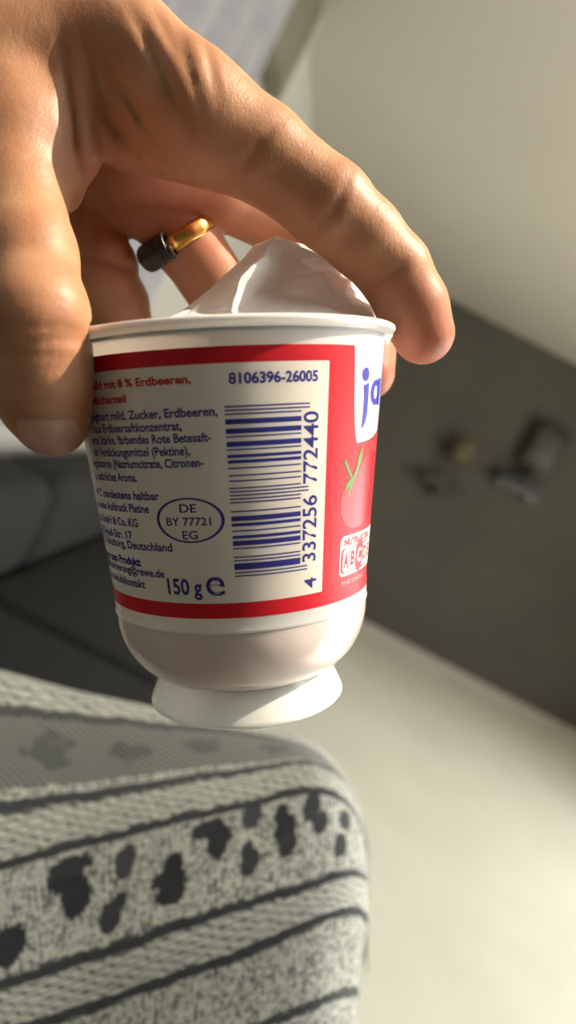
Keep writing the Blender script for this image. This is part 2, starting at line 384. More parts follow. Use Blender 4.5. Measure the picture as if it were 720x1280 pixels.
# printing ---------------------------------------------------------
m_red = noise_color(material('red_print', rough=.42, spec=.35), (.56, .008, .020), (.60, .010, .022), 90)
m_dred = material('dark_red_print', (.22, .006, .015), .35)
m_panel = material('cream_print', (.82, .765, .70), .35, sss=.25, sss_r=(1, .8, .6), sss_s=.003, coat=.15)
m_blue = material('blue_print', (.028, .030, .24), .35)
m_lblue = material('logo_blue_print', (.03, .03, .42), .3)
m_wprint = material('white_print', (.85, .84, .82), .35)
def patch(name, th0, th1, top, bot, m, off, parent=cup, n=None, nh=24):
    """printed field between angles th0..th1 and heights top(th)..bot(th)"""
    n = n or max(3, int(abs(th1 - th0) / 1.2) + 2)
    th = np.linspace(th0, th1, n); tp = top(th) if callable(top) else np.full(n, float(top)); bt = bot(th) if callable(bot) else np.full(n, float(bot))
    s = np.linspace(0, 1, nh); Hh = tp[:, None] * (1 - s) + bt[:, None] * s
    V = W(cup_pt(np.repeat(th[:, None], nh, 1), Hh, off).reshape(-1, 3))
    return mesh_obj(name, V, grid_faces(n, nh), m, parent)
LB = lambda t: np.interp(t, [49.4, 50.1, 50.7, 51.6, 52.6, 53.9, 60, 65, 70, 76, 84, 96], [4.9, 11, 16, 19.8, 22.4, 24.3, 24.15, 23.9, 23.4, 22.5, 20.8, 17])
red = patch('red_label', -150, 49.4, 4.89, 57.0, m_red, .05)
patch('red_label', 49.4, 54, LB, 57.0, m_red, .05, n=24)
patch('red_label', 54, 120, LB, 57.0, m_red, .05)
patch('logo_outline', 50.0, 54, lambda t: LB(t) - .1, lambda t: LB(t) + .75, m_dred, .07, n=24, nh=3)
patch('logo_outline', 54, 110, lambda t: LB(t) - .1, lambda t: LB(t) + .5, m_dred, .07, nh=3)
pan = patch('cream_panel', -140, 37.4, 7.9, 54.2, m_panel, .08)

def text_mesh(s, thick=0.0):
    cu = bpy.data.curves.new('t', 'FONT'); cu.body = s; cu.size = 1; cu.offset = thick; cu.resolution_u = 4
    o = bpy.data.objects.new('t', cu); C.objects.link(o)
    dg = bpy.context.evaluated_depsgraph_get(); dg.update(); me = o.evaluated_get(dg).to_mesh()
    V = np.array([v.co[:2] for v in me.vertices]); Fc = [tuple(p.vertices) for p in me.polygons]
    o.evaluated_get(dg).to_mesh_clear(); bpy.data.objects.remove(o); bpy.data.curves.remove(cu)
    return V, Fc
CAP = text_mesh('H')[0][:, 1].max()
def dense(T, Hh):
    a = []; b = []; n = len(T)
    for i in range(n):
        j = (i + 1) % n; k = max(1, int(abs(T[j] - T[i]) / 1.5))
        for q in range(k): a.append(T[i] + (T[j] - T[i]) * q / k); b.append(Hh[i] + (Hh[j] - Hh[i]) * q / k)
    return np.array(a, float), np.array(b, float)
class Print:
    def __init__(s): s.V = []; s.F = []
    def add(s, P, Fc): n = len(s.V); s.V += np.asarray(P).tolist(); s.F += [tuple(i + n for i in f) for f in Fc]
    def text(s, body, t0, t1, h, cap, thick=.012, rot=False, skew=0.0, off=.11):
        """body between angles t0 and t1, baseline at h; `skew` lets the width vary with the angle"""
        V, Fc = text_mesh(body, thick); x0, x1 = V[:, 0].min(), V[:, 0].max()
        if rot:                                                 # reads upwards: h = (start, end)
            y = V[:, 1] / CAP; hh = h[0] + (V[:, 0] - x0) / (x1 - x0) * (h[1] - h[0]); th = t1 + (t0 - t1) * y
        else:
            th = t0 + (V[:, 0] - x0) / (x1 - x0) * (t1 - t0); hh = h - V[:, 1] / CAP * cap
        s.add(cup_pt(th, hh, off), Fc)
    def bar(s, t0, t1, h0, h1, n=18, off=.11):
        th = np.linspace(t0, t1, n); P = np.concatenate([cup_pt(th, np.full(n, h0), off), cup_pt(th, np.full(n, h1), off)])
        s.add(P, [(i, i + 1, n + i + 1, n + i) for i in range(n - 1)])
    def loop(s, T, Hh, wt, wh, off=.11):
        """closed outline: T, Hh centre line, given half-thickness in degrees / mm through an offset"""
        T, Hh = dense(T, Hh); n = len(T); ct, ch = (T.min() + T.max()) / 2, (Hh.min() + Hh.max()) / 2
        k = np.stack([(T - ct), (Hh - ch)]); g = np.hypot(k[0] * .6, k[1]); dt, dh = k[0] * .6 / g / .6 * wt, k[1] / g * wh
        P = np.concatenate([cup_pt(T - dt, Hh - dh, off), cup_pt(T + dt, Hh + dh, off)])
        s.add(P, [(i, (i + 1) % n, n + (i + 1) % n, n + i) for i in range(n)])
    def poly(s, T, Hh, off=.11):
        T, Hh = dense(T, Hh); n = len(T)
        ct, ch = T.mean(), Hh.mean(); k = max(1, int((T.max() - T.min()) / 3)); rings = []
        for q in range(k): g = 1 - q / k; rings.append(cup_pt(ct + (T - ct) * g, ch + (Hh - ch) * g, off))
        P = np.concatenate(rings + [cup_pt(np.array([ct]), np.array([ch]), off)])
        s.add(P, [(q * n + i, q * n + (i + 1) % n, (q + 1) * n + (i + 1) % n, (q + 1) * n + i) for q in range(k - 1) for i in range(n)] + [((k - 1) * n + i, (k - 1) * n + (i + 1) % n, k * n) for i in range(n)])
    def build(s, name, m, parent=cup): return mesh_obj(name, W(np.array(s.V)), s.F, m, parent, smooth=False)

p = Print()
p.text('mild mit 8 % Erdbeeren,', -50, -8.2, 11.15, 1.45, .03)
p.text('Milchanteil', -50.5, -32, 14.0, 1.45, .03)
p.build('heading_text', m_red)
p = Print()
for s_, a, b, h in (('Joghurt mild, Zucker, Erdbeeren,', -54, -.6, 17.2), ('t aus Erdbeersaftkonzentrat,', -55, -12.6, 19.6), ('erte Stärke, färbendes Rote Betesaft-', -57, -3.3, 21.9),
                    ('mit Verdickungsmittel (Pektine),', -58, -10.6, 24.3), ('regulatoren (Natriumcitrate, Citronen-', -61, -6.4, 26.6), ('s), natürliches Aroma.', -62, -32.6, 29.3)):
    p.text(s_, a, b, h + .05, 1.62, .026)
p.build('ingredients_text', m_blue)
p = Print()
for s_, a, b, h in (('+8°C mindestens haltbar', -66, -24.0, 32.9), ('bis siehe Aufdruck Platine', -68, -29.2, 35.5), ('alia GmbH & Co. KG', -70, -35.6, 38.5), ('olf-Diesel-Str. 17', -72, -39.9, 41.2),
                    ('312 Günzburg, Deutschland', -72, -21.4, 43.2), ('Fragen zum Produkt:', -74, -37.4, 46.7), ('qualitätssicherung@rewe.de', -76, -26.4, 48.7), ('www.rewe.de/kontakt', -76, -37.2, 51.4)):
    p.text(s_, a, b, h + .05, 1.62, .045 if 'Fragen' in s_ else .026)
p.build('address_text', m_blue)
p = Print(); p.text('150 g', -25.6, -11.2, 52.0, 3.1, .025); p.text('e', -9.6, -2.4, 52.2, 5.6, .0); p.build('weight_text', m_blue)
p = Print(); p.text('8106396-26005', 3.4, 32.9, 11.65, 1.9, .03); p.build('batch_number', m_blue)
p = Print(); a = np.linspace(0, 2 * math.pi, 73)[:-1]
p.loop(-13.5 + 12.2 * np.cos(a), 37.0 + 4.3 * np.sin(a), .35, .17)
p.text('DE', -16.6, -10.4, 35.4, 1.6, .012); p.text('BY 77721', -22.3, -5.6, 38.0, 1.55, .012); p.text('EG', -16.6, -10.8, 40.7, 1.6, .012)
p.build('oval_stamp', m_blue)
# barcode 4 337256 772440, read upwards
Lc = '0001101 0011001 0010011 0111101 0100011 0110001 0101111 0111011 0110111 0001011'.split()
Rc = [''.join('10'[int(c)] for c in q) for q in Lc]; Gc = [q[::-1] for q in Rc]
par = 'LGLLGG'; code = '101' + ''.join((Lc if par[i] == 'L' else Gc)[int(c)] for i, c in enumerate('337256')) + '01010' + ''.join(Rc[int(c)] for c in '772440') + '101'
p = Print(); h0, h1 = 48.6, 15.6; i = 0
while i < 95:
    if code[i] == '1':
        j = i
        while j < 95 and code[j] == '1': j += 1
        guard = i < 3 or i > 91 or 45 <= i < 50
        ha = h0 + (h1 - h0) * i / 95; hb = h0 + (h1 - h0) * j / 95
        p.bar(1.6, 30.0 if guard else 26.9, ha - .04, hb + .04); i = j
    else: i += 1
p.build('barcode', m_blue)
p = Print()
p.text('337256', 27.9, 33.6, (47.0, 33.6), 1, .012, rot=True); p.text('772440', 27.9, 33.4, (31.2, 17.3), 1, .012, rot=True); p.text('4', 28.9, 34.2, (52.6, 50.4), 1, .012, rot=True)
p.build('barcode_digits', m_blue)
p = Print()                                                   # logo letters
a = np.linspace(0, 2 * math.pi, 25)[:-1]; p.poly(57.4 + 2.5 * np.cos(a), 10.4 + 1.35 * np.sin(a))
p.poly([56.4, 60.2, 60.5, 60.4, 59.4, 57.6, 56.6, 57.2, 57.4, 57.2], [12.6, 12.1, 15, 18.2, 19.9, 21.2, 21.2, 19.4, 16.6, 14])
b1 = Print(); n = 30; a = np.linspace(0, 2 * math.pi, n + 1)[:-1]
P = np.concatenate([cup_pt(68.0 + 5.2 * np.cos(a), 14.0 + 2.65 * np.sin(a), .11), cup_pt(68.2 + 2.5 * np.cos(a), 14.0 + 1.45 * np.sin(a), .11)])
p.add(P, [(i, (i + 1) % n, n + (i + 1) % n, n + i) for i in range(n)])
p.bar(71, 75, 11.0, 16.6, 5); p.bar(79, 83, 7.5, 14.5, 5); p.bar(79, 83, 15.4, 17, 5)
p.build('logo_text', m_lblue)
# strawberry picture
m_berry = material('strawberry_print', rough=.3); noise_color(m_berry, (.30, .002, .010), (.52, .02, .035), 900, 2, .38, .66)
p = Print(); T = [46.0, 45.6, 46.2, 48, 50.6, 53.6, 57, 60, 64, 68, 74, 82, 90, 90, 82, 76, 70, 65.5, 62.5, 60, 57.5, 55, 52, 49.5, 47.5]
Hq = [34.6, 36.6, 38.6, 40.2, 41.3, 41.9, 42.0, 42.0, 41.8, 41.6, 41, 39.5, 37, 30, 27.3, 26.6, 26.4, 26.5, 26.9, 28, 29.3, 30.5, 31.6, 32.4, 33.2]
p.poly(T, Hq, .10); p.build('strawberry_picture', m_berry)
m_seed = material('pale_seed_print', (.66, .14, .14), .4); p = Print()
for k in range(120):
    tt = random.uniform(46.5, 86); hh = random.uniform(27, 41.7)
    lo = np.interp(tt, [46, 50, 54, 57.5, 60, 63, 70], [34.5, 32.8, 31, 29.4, 28.2, 27.2, 27])
    if hh < lo or hh > np.interp(tt, [46, 48, 51, 54, 70], [38, 40, 41.2, 41.8, 41.4]): continue
    r = random.uniform(.10, .2); c = np.linspace(0, 2 * math.pi, 7)[:-1]; p.poly(tt + r * 1.9 * np.cos(c), hh + r * .9 * np.sin(c), .12)
p.build('seed_dots', m_seed)['kind'] = 'stuff'
m_leaf = material('leaf_green_print', (.09, .25, .04), .4); p = Print()
for q in (([46.2, 47.4, 51.6, 53.0, 52, 49.5], [27.7, 27.3, 30.6, 31.6, 31.8, 30.2]), ([52.4, 54.5, 57, 59.3, 58, 55.5, 53.5], [31.2, 29.2, 27.2, 26.1, 28.2, 30.2, 31.8]),
          ([48.2, 50.2, 53, 53.6, 51.5, 49.5, 48.3], [32.6, 31.6, 31.0, 32, 32.9, 33.2, 33.8]), ([54.5, 55.2, 57.2, 58.6, 57, 55.2], [30.2, 27.6, 25.6, 25, 28, 30.6]), ([49.5, 51, 52.6, 51.5, 50], [34.6, 32.4, 32, 33.4, 34.8])):
    p.poly(q[0], q[1], .13)
p.build('leaf_picture', m_leaf)
# nutrition score box
p = Print()
def rrect(t0, t1, a0, a1, rt, rh, n=6):
    T = []; Hh = []
    for ct, ch, s in ((t1 - rt, a1 - rh, 0), (t0 + rt, a1 - rh, 1), (t0 + rt, a0 + rh, 2), (t1 - rt, a0 + rh, 3)):
        for k in range(n + 1):
            g = math.pi / 2 * (s + k / n); T.append(ct + rt * math.cos(g)); Hh.append(ch + rh * math.sin(g))
    return T, Hh
p.poly(*rrect(46.9, 84, 43.3, 52.0, 2.6, 1.3), .10); p.build('score_box', m_wprint)
p = Print(); T, Hh = rrect(48.2, 82.5, 46.0, 51.3, 2.2, 1.1); p.loop(T, Hh, .4, .2, .13)
for t_ in (53.2, 58.8, 66.2, 72.6): p.bar(t_ - .25, t_ + .25, 46.1, 51.2, 3, .13)
p.text('NUTRI-SCORE', 49.3, 74, 45.4, 1.3, .05, off=.13)
a = np.linspace(0, 2 * math.pi, 33)[:-1]; p.poly(62.4 + 3.9 * np.cos(a), 48.5 + 3.5 * np.sin(a), .13)
p.text('A', 49.4, 52.7, 50.0, 2.8, .05, off=.13); p.text('B', 54.4, 58.0, 49.9, 2.8, .05, off=.13); p.text('D', 67.2, 71.2, 49.9, 2.8, .05, off=.13); p.text('E', 74, 78, 49.9, 2.8, .05, off=.13)
p.build('score_print', m_red)
p = Print(); p.text('C', 60.2, 64.8, 49.9, 2.9, .03, off=.15); p.build('score_letter', m_wprint)
p = Print(); p.text('THE CHOICE', 48.6, 70, 53.9, .75, .01, off=.1); p.build('small_print', material('pink_print', (.80, .35, .35), .4))

# foil lid, torn back and crumpled upwards ------------------------------
m_lid = noise_color(material('pinkish_white_lid_foil', rough=.5, sss=.4, sss_r=(1, .6, .5), sss_s=.002), (.92, .80, .77), (.93, .84, .81), 40, bump=.3, bscale=1500, bdist=.0003)
def cr(rows):      # rows of (px, py, depth)
    return np.array([[px(*q) for q in r] for r in rows])
G = cr([
    [(205, 402, 150), (236, 396, 152), (290, 398, 153), (300, 400, 160), (340, 400, 158), (400, 402, 160), (445, 400, 168), (470, 404, 176)],
    [(222, 392, 158), (252, 378, 158), (292, 382, 152), (301, 388, 163), (345, 385, 165), (400, 380, 168), (436, 382, 172), (466, 386, 180)],
    [(242, 379, 166), (272, 357, 163), (300, 352, 153), (318, 368, 166), (352, 362, 171), (402, 358, 172), (432, 368, 175), (462, 372, 184)],
    [(262, 362, 172), (288, 340, 166), (318, 332, 156), (344, 346, 168), (368, 340, 174), (404, 340, 174), (436, 352, 178), (455, 362, 187)],
    [(284, 343, 176), (304, 324, 170), (332, 314, 161), (352, 322, 170), (378, 322, 176), (410, 330, 174), (434, 343, 180), (446, 354, 188)],
    [(302, 328, 180), (318, 309, 174), (338, 301, 166), (352, 303, 170), (376, 309, 173), (404, 322, 174), (428, 338, 180), (440, 350, 189)],
    [(306, 326, 184), (322, 306, 180), (343, 297.5, 173), (356, 299, 174), (384, 308, 177), (408, 322, 179), (428, 338, 184), (440, 352, 192)],
    [(300, 345, 190), (320, 330, 188), (345, 322, 182), (360, 322, 182), (386, 328, 184), (408, 338, 186), (426, 352, 190), (436, 362, 196)],
    [(285, 400, 188), (310, 400, 188), (345, 400, 184), (362, 400, 184), (386, 402, 186), (405, 402, 188), (420, 404, 192), (430, 404, 198)]])
def linear(P, n):
    t = np.linspace(0, len(P) - 1, n); i = np.clip(t.astype(int), 0, len(P) - 2); f = (t - i)[:, None, None]; return P[i] * (1 - f) + P[i + 1] * f
S = catmull(np.transpose(catmull(G, 90), (1, 0, 2)), 110) * .35 + linear(np.transpose(linear(G, 90), (1, 0, 2)), 110) * .65
g = np.random.default_rng(3)
uu, vv = np.meshgrid(np.linspace(0, 1, 110), np.linspace(0, 1, 90), indexing='ij')
nz = sum(np.abs(np.sin(uu * a_ + vv * b_ + c_)) * d_ for a_, b_, c_, d_ in ((9, 14, 1, .9), (17, -8, 2, .7), (-11, 19, .4, .5), (33, 12, 2, .25), (5, 41, 1, .2)))
S[..., 2] += nz - 1.2
lid = mesh_obj('foil_lid', W(S.reshape(-1, 3)), grid_faces(110, 90), m_lid, cup)
lid['label'] = 'crumpled pinkish white foil lid peeled up inside the rim'
md = lid.modifiers.new('thickness', 'SOLIDIFY'); md.thickness = .00018
G = cr([[(478, 412, 160), (484, 416, 162), (490, 414, 166)], [(476, 419, 160), (483, 423, 163), (490, 419, 167)], [(478, 424, 163), (484, 430, 166), (487, 424, 170)]])
S = catmull(G, 20); S = catmull(np.transpose(S, (1, 0, 2)), 20)
o = mesh_obj('foil_tab', W(S.reshape(-1, 3)), grid_faces(20, 20), m_lid, cup); o.modifiers.new('thickness', 'SOLIDIFY').thickness = .0003

# ------------------------------------------------------------------ the hand: one continuous skin from a distance field
B0 = np.array([-215., 2., -245.]); B1 = np.array([52., 240., -118.]); HS = 0.8
gx, gy, gz = [np.arange(B0[i], B1[i], HS, dtype=np.float32) for i in range(3)]
def cone_d(P, a, b, ra, rb, flat=None):
    """distance to a tapering capsule; `flat`=(axis, factor) squeezes it along one direction"""
    ab = b - a; q = P - a; l2 = ab @ ab
    t = np.clip((q @ ab) / l2, 0, 1)
    dlt = q - t[..., None] * ab
    if flat is not None:
        n, k = flat; s = dlt @ n; dlt = dlt + (s * (k - 1))[..., None] * n
    return np.sqrt((dlt ** 2).sum(-1)) - (ra + (rb - ra) * t)
def smin(a, b, k):
    h = np.clip(.5 + .5 * (b - a) / k, 0, 1); return b * (1 - h) + a * h - k * h * (1 - h)
class Field:
    def __init__(s): s.D = np.full((len(gx), len(gy), len(gz)), 60, np.float32)
    def region(s, a, b, pad):
        lo = np.minimum(a, b) - pad; hi = np.maximum(a, b) + pad
        return tuple(slice(max(0, int((lo[i] - B0[i]) / HS)), max(0, int((hi[i] - B0[i]) / HS) + 1)) for i in range(3))
    def pts(s, r):
        return np.stack(np.meshgrid(gx[r[0]], gy[r[1]], gz[r[2]], indexing='ij'), -1)
    def cone(s, a, b, ra, rb, k=3., flat=None):
        r = s.region(a, b, max(ra, rb) + 14)
        d = cone_d(s.pts(r), a.astype(np.float32), b.astype(np.float32), ra, rb, flat).astype(np.float32)
        s.D[r] = smin(s.D[r], d, k)
def chain(f, pts, rad, k=3., flat=None):
    for i in range(len(pts) - 1): f.cone(pts[i], pts[i + 1], rad[i], rad[i + 1], k, flat)
J = lambda *a: px(*a)
palm = Field()
i_m, m_m, r_m, p_m = J(240, 138, 158), J(178, 196, 178), J(138, 240, 193), J(62, 278, 194)     # knuckle ends
i_c, m_c, r_c, p_c = J(-55, -150, 166), J(-85, -130, 178), J(-125, -90, 190), J(-170, -40, 196)  # wrist ends
for a, b, ra, rb in ((i_c, i_m, 13, 11), (m_c, m_m, 13, 10.5), (r_c, r_m, 12, 10), (p_c, p_m, 12, 9.5)): palm.cone(a, b, ra, rb, 7)
palm.cone(J(-90, -160, 164), J(6, 160, 156), 13, 11, 8)                                            # thumb metacarpal
palm.cone(J(-40, 20, 152), J(70, 90, 160), 12, 10, 8)                                              # flesh between thumb and index
palm.cone(J(40, 20, 158), J(150, 90, 162), 11, 9.5, 8)
palm.cone(J(45, 165, 155), J(120, 128, 164), 7.5, 7.5, 7)                                            # web
palm.cone(J(120, 128, 164), J(205, 120, 162), 7.5, 8, 7)
palm.cone(J(60, 120, 166), J(150, 190, 182), 9, 9, 7)
palm.cone(J(-60, 120, 180), J(80, 230, 190), 12, 9, 7)
palm.cone(J(98, 110, 160), J(92, 190, 157), 6.5, 5, 6); palm.cone(J(92, 190, 156), J(78, 238, 161), 5, 4.5, 3.5)
palm.cone(J(168, 158, 163), J(262, 168, 160), 9.6, 10.2, 2.5)
wr = (i_c + m_c + r_c + p_c) / 4
palm.cone(wr + [12, -6, 6], wr + [-55, 75, 8], 19, 22, 12); palm.cone(wr + [-10, -18, -8], wr + [-78, 60, -8], 18, 21, 12)
fingers = []
def finger(pts, rad, k=2.5, flat=None):
    f = Field(); chain(f, pts, rad, k, flat); fingers.append(f.D); return pts
nth = np.array([-.15, -.1, 1.0]); nth /= np.linalg.norm(nth)
TH = finger([J(6, 160, 156), J(18, 240, 151.5), J(33, 320, 144.5), J(43, 396, 139), J(51, 455, 141.6), J(57, 500, 146.4), J(66, 526, 150)], [11.6, 9.9, 9.4, 9.8, 9.3, 8.7, 7.3], 3, (nth, 1.08))
IX = finger([i_m, J(325, 190, 161), J(412, 257, 164), J(455, 297, 167), J(492, 337, 170), J(515, 382, 172.5), J(529, 416, 174)], [11.4, 9.9, 9.3, 8.5, 8.1, 7.9, 7.3])
MD = finger([m_m, J(270, 238, 190), J(350, 275, 202), J(400, 330, 204), J(440, 385, 203), J(457, 440, 200), J(460, 466, 198)], [10.4, 9.0, 8.9, 8.0, 7.9, 7.5, 7.1])
RG = finger([r_m, J(190, 254, 190), J(230, 299, 192), J(284, 378, 203), J(318, 425, 216), J(332, 480, 221), J(335, 515, 219)], [9.6, 9.1, 8.8, 8.9, 7.8, 7.4, 7], 2.2)
PK = finger([p_m, J(105, 300, 193), J(128, 332, 192), J(146, 380, 199), J(158, 420, 205), J(166, 465, 208), J(168, 490, 208)], [9.2, 8.8, 8.4, 8.1, 7.6, 7.4, 6.8])
D = palm.D.copy()
for i, f in enumerate(fingers): D = np.minimum(D, smin(palm.D, f, 6. if i < 2 else 4.5))
PT = np.stack(np.meshgrid(gx, gy, gz, indexing='ij'), -1)
def crease(c, n, wd, dep, rad, side=None):
    """a fold across the skin: plane through c with normal n, fading with distance; positive dep digs in"""
    global D
    lo = c - rad * 2; hi = c + rad * 2
    r = tuple(slice(max(0, int((lo[i] - B0[i]) / HS)), max(0, int((hi[i] - B0[i]) / HS) + 1)) for i in range(3))
    q = PT[r] - c; n = np.array(n, float); n /= np.linalg.norm(n); s = q @ n
    g = dep * np.exp(-(s / wd) ** 2) * np.exp(-((q ** 2).sum(-1) - s ** 2) / rad ** 2)
    if side is not None:
        sd = np.array(side, float); sd /= np.linalg.norm(sd); g = g * (1 / (1 + np.exp(-(q @ sd) / 1.5)))
    D[r] += g.astype(np.float32)
def dirn(a, b): v = b - a; return v / np.linalg.norm(v)
ax = dirn(IX[1], IX[2]); bx = dirn(IX[3], IX[4]); cx = dirn(IX[5], IX[6])
crease(J(410, 268, 156), dirn(IX[1], IX[3]), .8, 1.3, 9, (-.6, -.6, .5)); crease(J(420, 262, 156), dirn(IX[1], IX[3]) + [.1, .25, 0], .7, .4, 7)
crease(J(492, 340, 163), dirn(IX[3], IX[5]), .8, 1.2, 8, (-.5, -.5, .6)); crease(J(300, 205, 150), dirn(IX[0], IX[1]) + [.1, -.4, 0], 1.1, .7, 10)
for k in range(7): crease(J(415 + 7 * k, 214 + 7.4 * k, 164), dirn(IX[1], IX[2]) + [.15 * (-1) ** k, 0, 0], .45, .22, 4.5)
for k in range(4): crease(J(505 + 6 * k, 300 + 11 * k, 168), dirn(IX[3], IX[4]) + [.1 * (-1) ** k, 0, 0], .45, .18, 4)
ta = dirn(TH[2], TH[4])
for y, dp, r, tl in ((412, .55, 9, 0), (428, .6, 10, .12), (444, .4, 9, -.1), (398, .3, 7, .1), (460, .3, 9, .05), (380, .2, 8, -.1)): crease(J(48, y, 132), ta + [0, 0, 0] + np.array([tl, 0, 0]), .7, dp, r)
# web folds fanning from between thumb and index
for q, n, dp, r in (((150, 165, 152), (.75, .6, .1), 1.5, 9), ((172, 138, 150), (.8, .5, 0), 1.5, 8), ((205, 95, 148), (.85, .35, 0), 1.0, 9), ((235, 80, 148), (.9, .25, 0), .7, 8), ((262, 78, 148), (.95, .2, 0), .6, 7),
                    ((78, 140, 145), (1, .1, 0), 1.8, 12), ((125, 120, 148), (.95, .3, 0), 1.1, 10), ((215, 60, 150), (.9, .4, 0), .6, 8), ((185, 60, 150), (.9, .45, 0), .6, 9)):
    crease(J(*q), n, .9, dp, r)
crease(J(165, 262, 180), (.2, 1, 0), 1.0, .6, 12); crease(J(125, 325, 184), (.2, 1, .1), 1.0, 1.3, 13)
# the skin presses flat where it touches the cup
r_ = tuple(slice(max(0, int((lo_ - B0[i]) / HS)), int((hi_ - B0[i]) / HS)) for i, (lo_, hi_) in enumerate(((-56, 30), (2, 48), (-212, -126))))
q_ = PT[r_] - CC; hh_ = q_ @ CA; rr_ = np.sqrt((q_ @ CU) ** 2 + (q_ @ CV) ** 2)
lim_ = np.where(np.abs(hh_) < 1.9, 37.75, body_r(hh_) + .3); cupd = np.maximum(rr_ - lim_, np.maximum(-1.0 - hh_, hh_ - 60))
D[r_] = np.maximum(D[r_], -cupd).astype(np.float32)
def field_at(P):
    q = (np.asarray(P) - B0) / HS; i = np.clip(q.astype(int), 0, np.array(D.shape) - 2); t = q - i; r = 0
    for a in (0, 1):
        for b in (0, 1):
            for c in (0, 1):
                r = r + D[i[..., 0] + a, i[..., 1] + b, i[..., 2] + c] * (t[..., 0] if a else 1 - t[..., 0]) * (t[..., 1] if b else 1 - t[..., 1]) * (t[..., 2] if c else 1 - t[..., 2])
    return r
def surface(D):
    """surface nets"""
    s = D < 0; nx, ny, nz_ = D.shape
    c = np.zeros((nx - 1, ny - 1, nz_ - 1), np.int8)
    for a in (0, 1):
        for b in (0, 1):
            for e in (0, 1): c += s[a:nx - 1 + a, b:ny - 1 + b, e:nz_ - 1 + e]
    act = np.argwhere((c > 0) & (c < 8)); idx = -np.ones(c.shape, np.int32); idx[tuple(act.T)] = np.arange(len(act))
    acc = np.zeros((len(act), 3)); cnt = np.zeros(len(act))
    cor = [(a, b, e) for a in (0, 1) for b in (0, 1) for e in (0, 1)]
    for p0 in cor:
        for ax_ in range(3):
            if p0[ax_]: continue
            p1 = list(p0); p1[ax_] = 1
            d0 = D[tuple((act + p0).T)]; d1 = D[tuple((act + p1).T)]; m = (d0 < 0) != (d1 < 0)
            t = np.where(m, d0 / np.where(m, d0 - d1, 1), 0); P = np.array(p0, float)[None] + np.zeros((len(act), 3)); P[:, ax_] += t
            acc[m] += P[m]; cnt[m] += 1
    V = (act + acc / cnt[:, None]) * HS + B0
    Fs = []
    for ax_ in range(3):
        b, e = [(1, 2), (2, 0), (0, 1)][ax_]
        sl0 = [slice(None)] * 3; sl1 = [slice(None)] * 3; sl0[ax_] = slice(0, -1); sl1[ax_] = slice(1, None)
        A = s[tuple(sl0)]; B = s[tuple(sl1)]
        for flip, msk in ((False, A & ~B), (True, ~A & B)):
            q = np.argwhere(msk); q = q[(q[:, b] > 0) & (q[:, e] > 0) & (q[:, b] < D.shape[b] - 1) & (q[:, e] < D.shape[e] - 1)]
            def g(db, de): r = q.copy(); r[:, b] += db; r[:, e] += de; return idx[tuple(r.T)]
            quad = np.stack([g(-1, -1), g(0, -1), g(0, 0), g(-1, 0)], 1)
            Fs.append(quad[:, ::-1] if flip else quad)
    Fs = np.concatenate(Fs); return V, Fs[(Fs >= 0).all(1)]
HV, HF = surface(D)
m_skin = material('skin', rough=.47, sss=.7, sss_r=(1, .32, .16), sss_s=.0026, spec=.45)
hand = mesh_obj('hand', W(HV), HF, m_skin, origin=W(i_m))
tag(hand, 'hand reaching in from the upper left, thumb and fingertips gripping the cup rim', 'hand')
sm = hand.modifiers.new('smooth', 'SMOOTH'); sm.factor = .5; sm.iterations = 3
# redness towards the fingertips, joints and inner palm as a tone of the skin itself
def blob(c, r): return np.exp(-((HV - c) ** 2).sum(1) / r ** 2)
redn = sum(blob(p_, 12) for p_ in (IX[6], MD[6], RG[6], PK[6])) * .9 + blob(TH[6], 12) * .5 + blob(IX[2], 10) * .35 + blob(IX[4], 9) * .35 + blob(TH[3], 11) * .35 + blob(J(120, 250, 178), 26) * .5 + blob(J(250, 250, 180), 25) * .35
at = hand.data.attributes.new('redness', 'FLOAT', 'POINT'); at.data.foreach_set('value', np.clip(redn, 0, 1).astype(np.float32))
co = N(m_skin, 'ShaderNodeTexCoord'); n1 = N(m_skin, 'ShaderNodeTexNoise', Scale=110, Detail=5); L(m_skin, co.outputs['Object'], n1.inputs['Vector'])
r = N(m_skin, 'ShaderNodeValToRGB'); r.color_ramp.elements[0].position = .3; r.color_ramp.elements[1].position = .7
r.color_ramp.elements[0].color = (.43, .208, .112, 1); r.color_ramp.elements[1].color = (.54, .30, .172, 1); L(m_skin, n1.outputs['Fac'], r.inputs[0])
at = N(m_skin, 'ShaderNodeAttribute', attribute_name='redness'); mx = N(m_skin, 'ShaderNodeMix', data_type='RGBA')
L(m_skin, at.outputs['Fac'], mx.inputs[0]); L(m_skin, r.outputs[0], mx.inputs[6]); mx.inputs[7].default_value = (.47, .135, .08, 1)
L(m_skin, mx.outputs[2], bsdf(m_skin).inputs['Base Color'])
v = N(m_skin, 'ShaderNodeTexVoronoi', Scale=900, feature='DISTANCE_TO_EDGE'); n2 = N(m_skin, 'ShaderNodeTexNoise', Scale=330, Detail=6, Roughness=.65)
mp = N(m_skin, 'ShaderNodeMapping'); mp.inputs['Scale'].default_value = (1.6, .7, 1); L(m_skin, co.outputs['Object'], mp.inputs['Vector']); L(m_skin, mp.outputs[0], v.inputs['Vector']); L(m_skin, mp.outputs[0], n2.inputs['Vector'])
b1_ = N(m_skin, 'ShaderNodeBump', Strength=.16, Distance=.0003); L(m_skin, v.outputs['Distance'], b1_.inputs['Height'])
b2_ = N(m_skin, 'ShaderNodeBump', Strength=.22, Distance=.0008); L(m_skin, n2.outputs['Fac'], b2_.inputs['Height']); L(m_skin, b1_.outputs[0], b2_.inputs['Normal']); L(m_skin, b2_.outputs[0], bsdf(m_skin).inputs['Normal'])

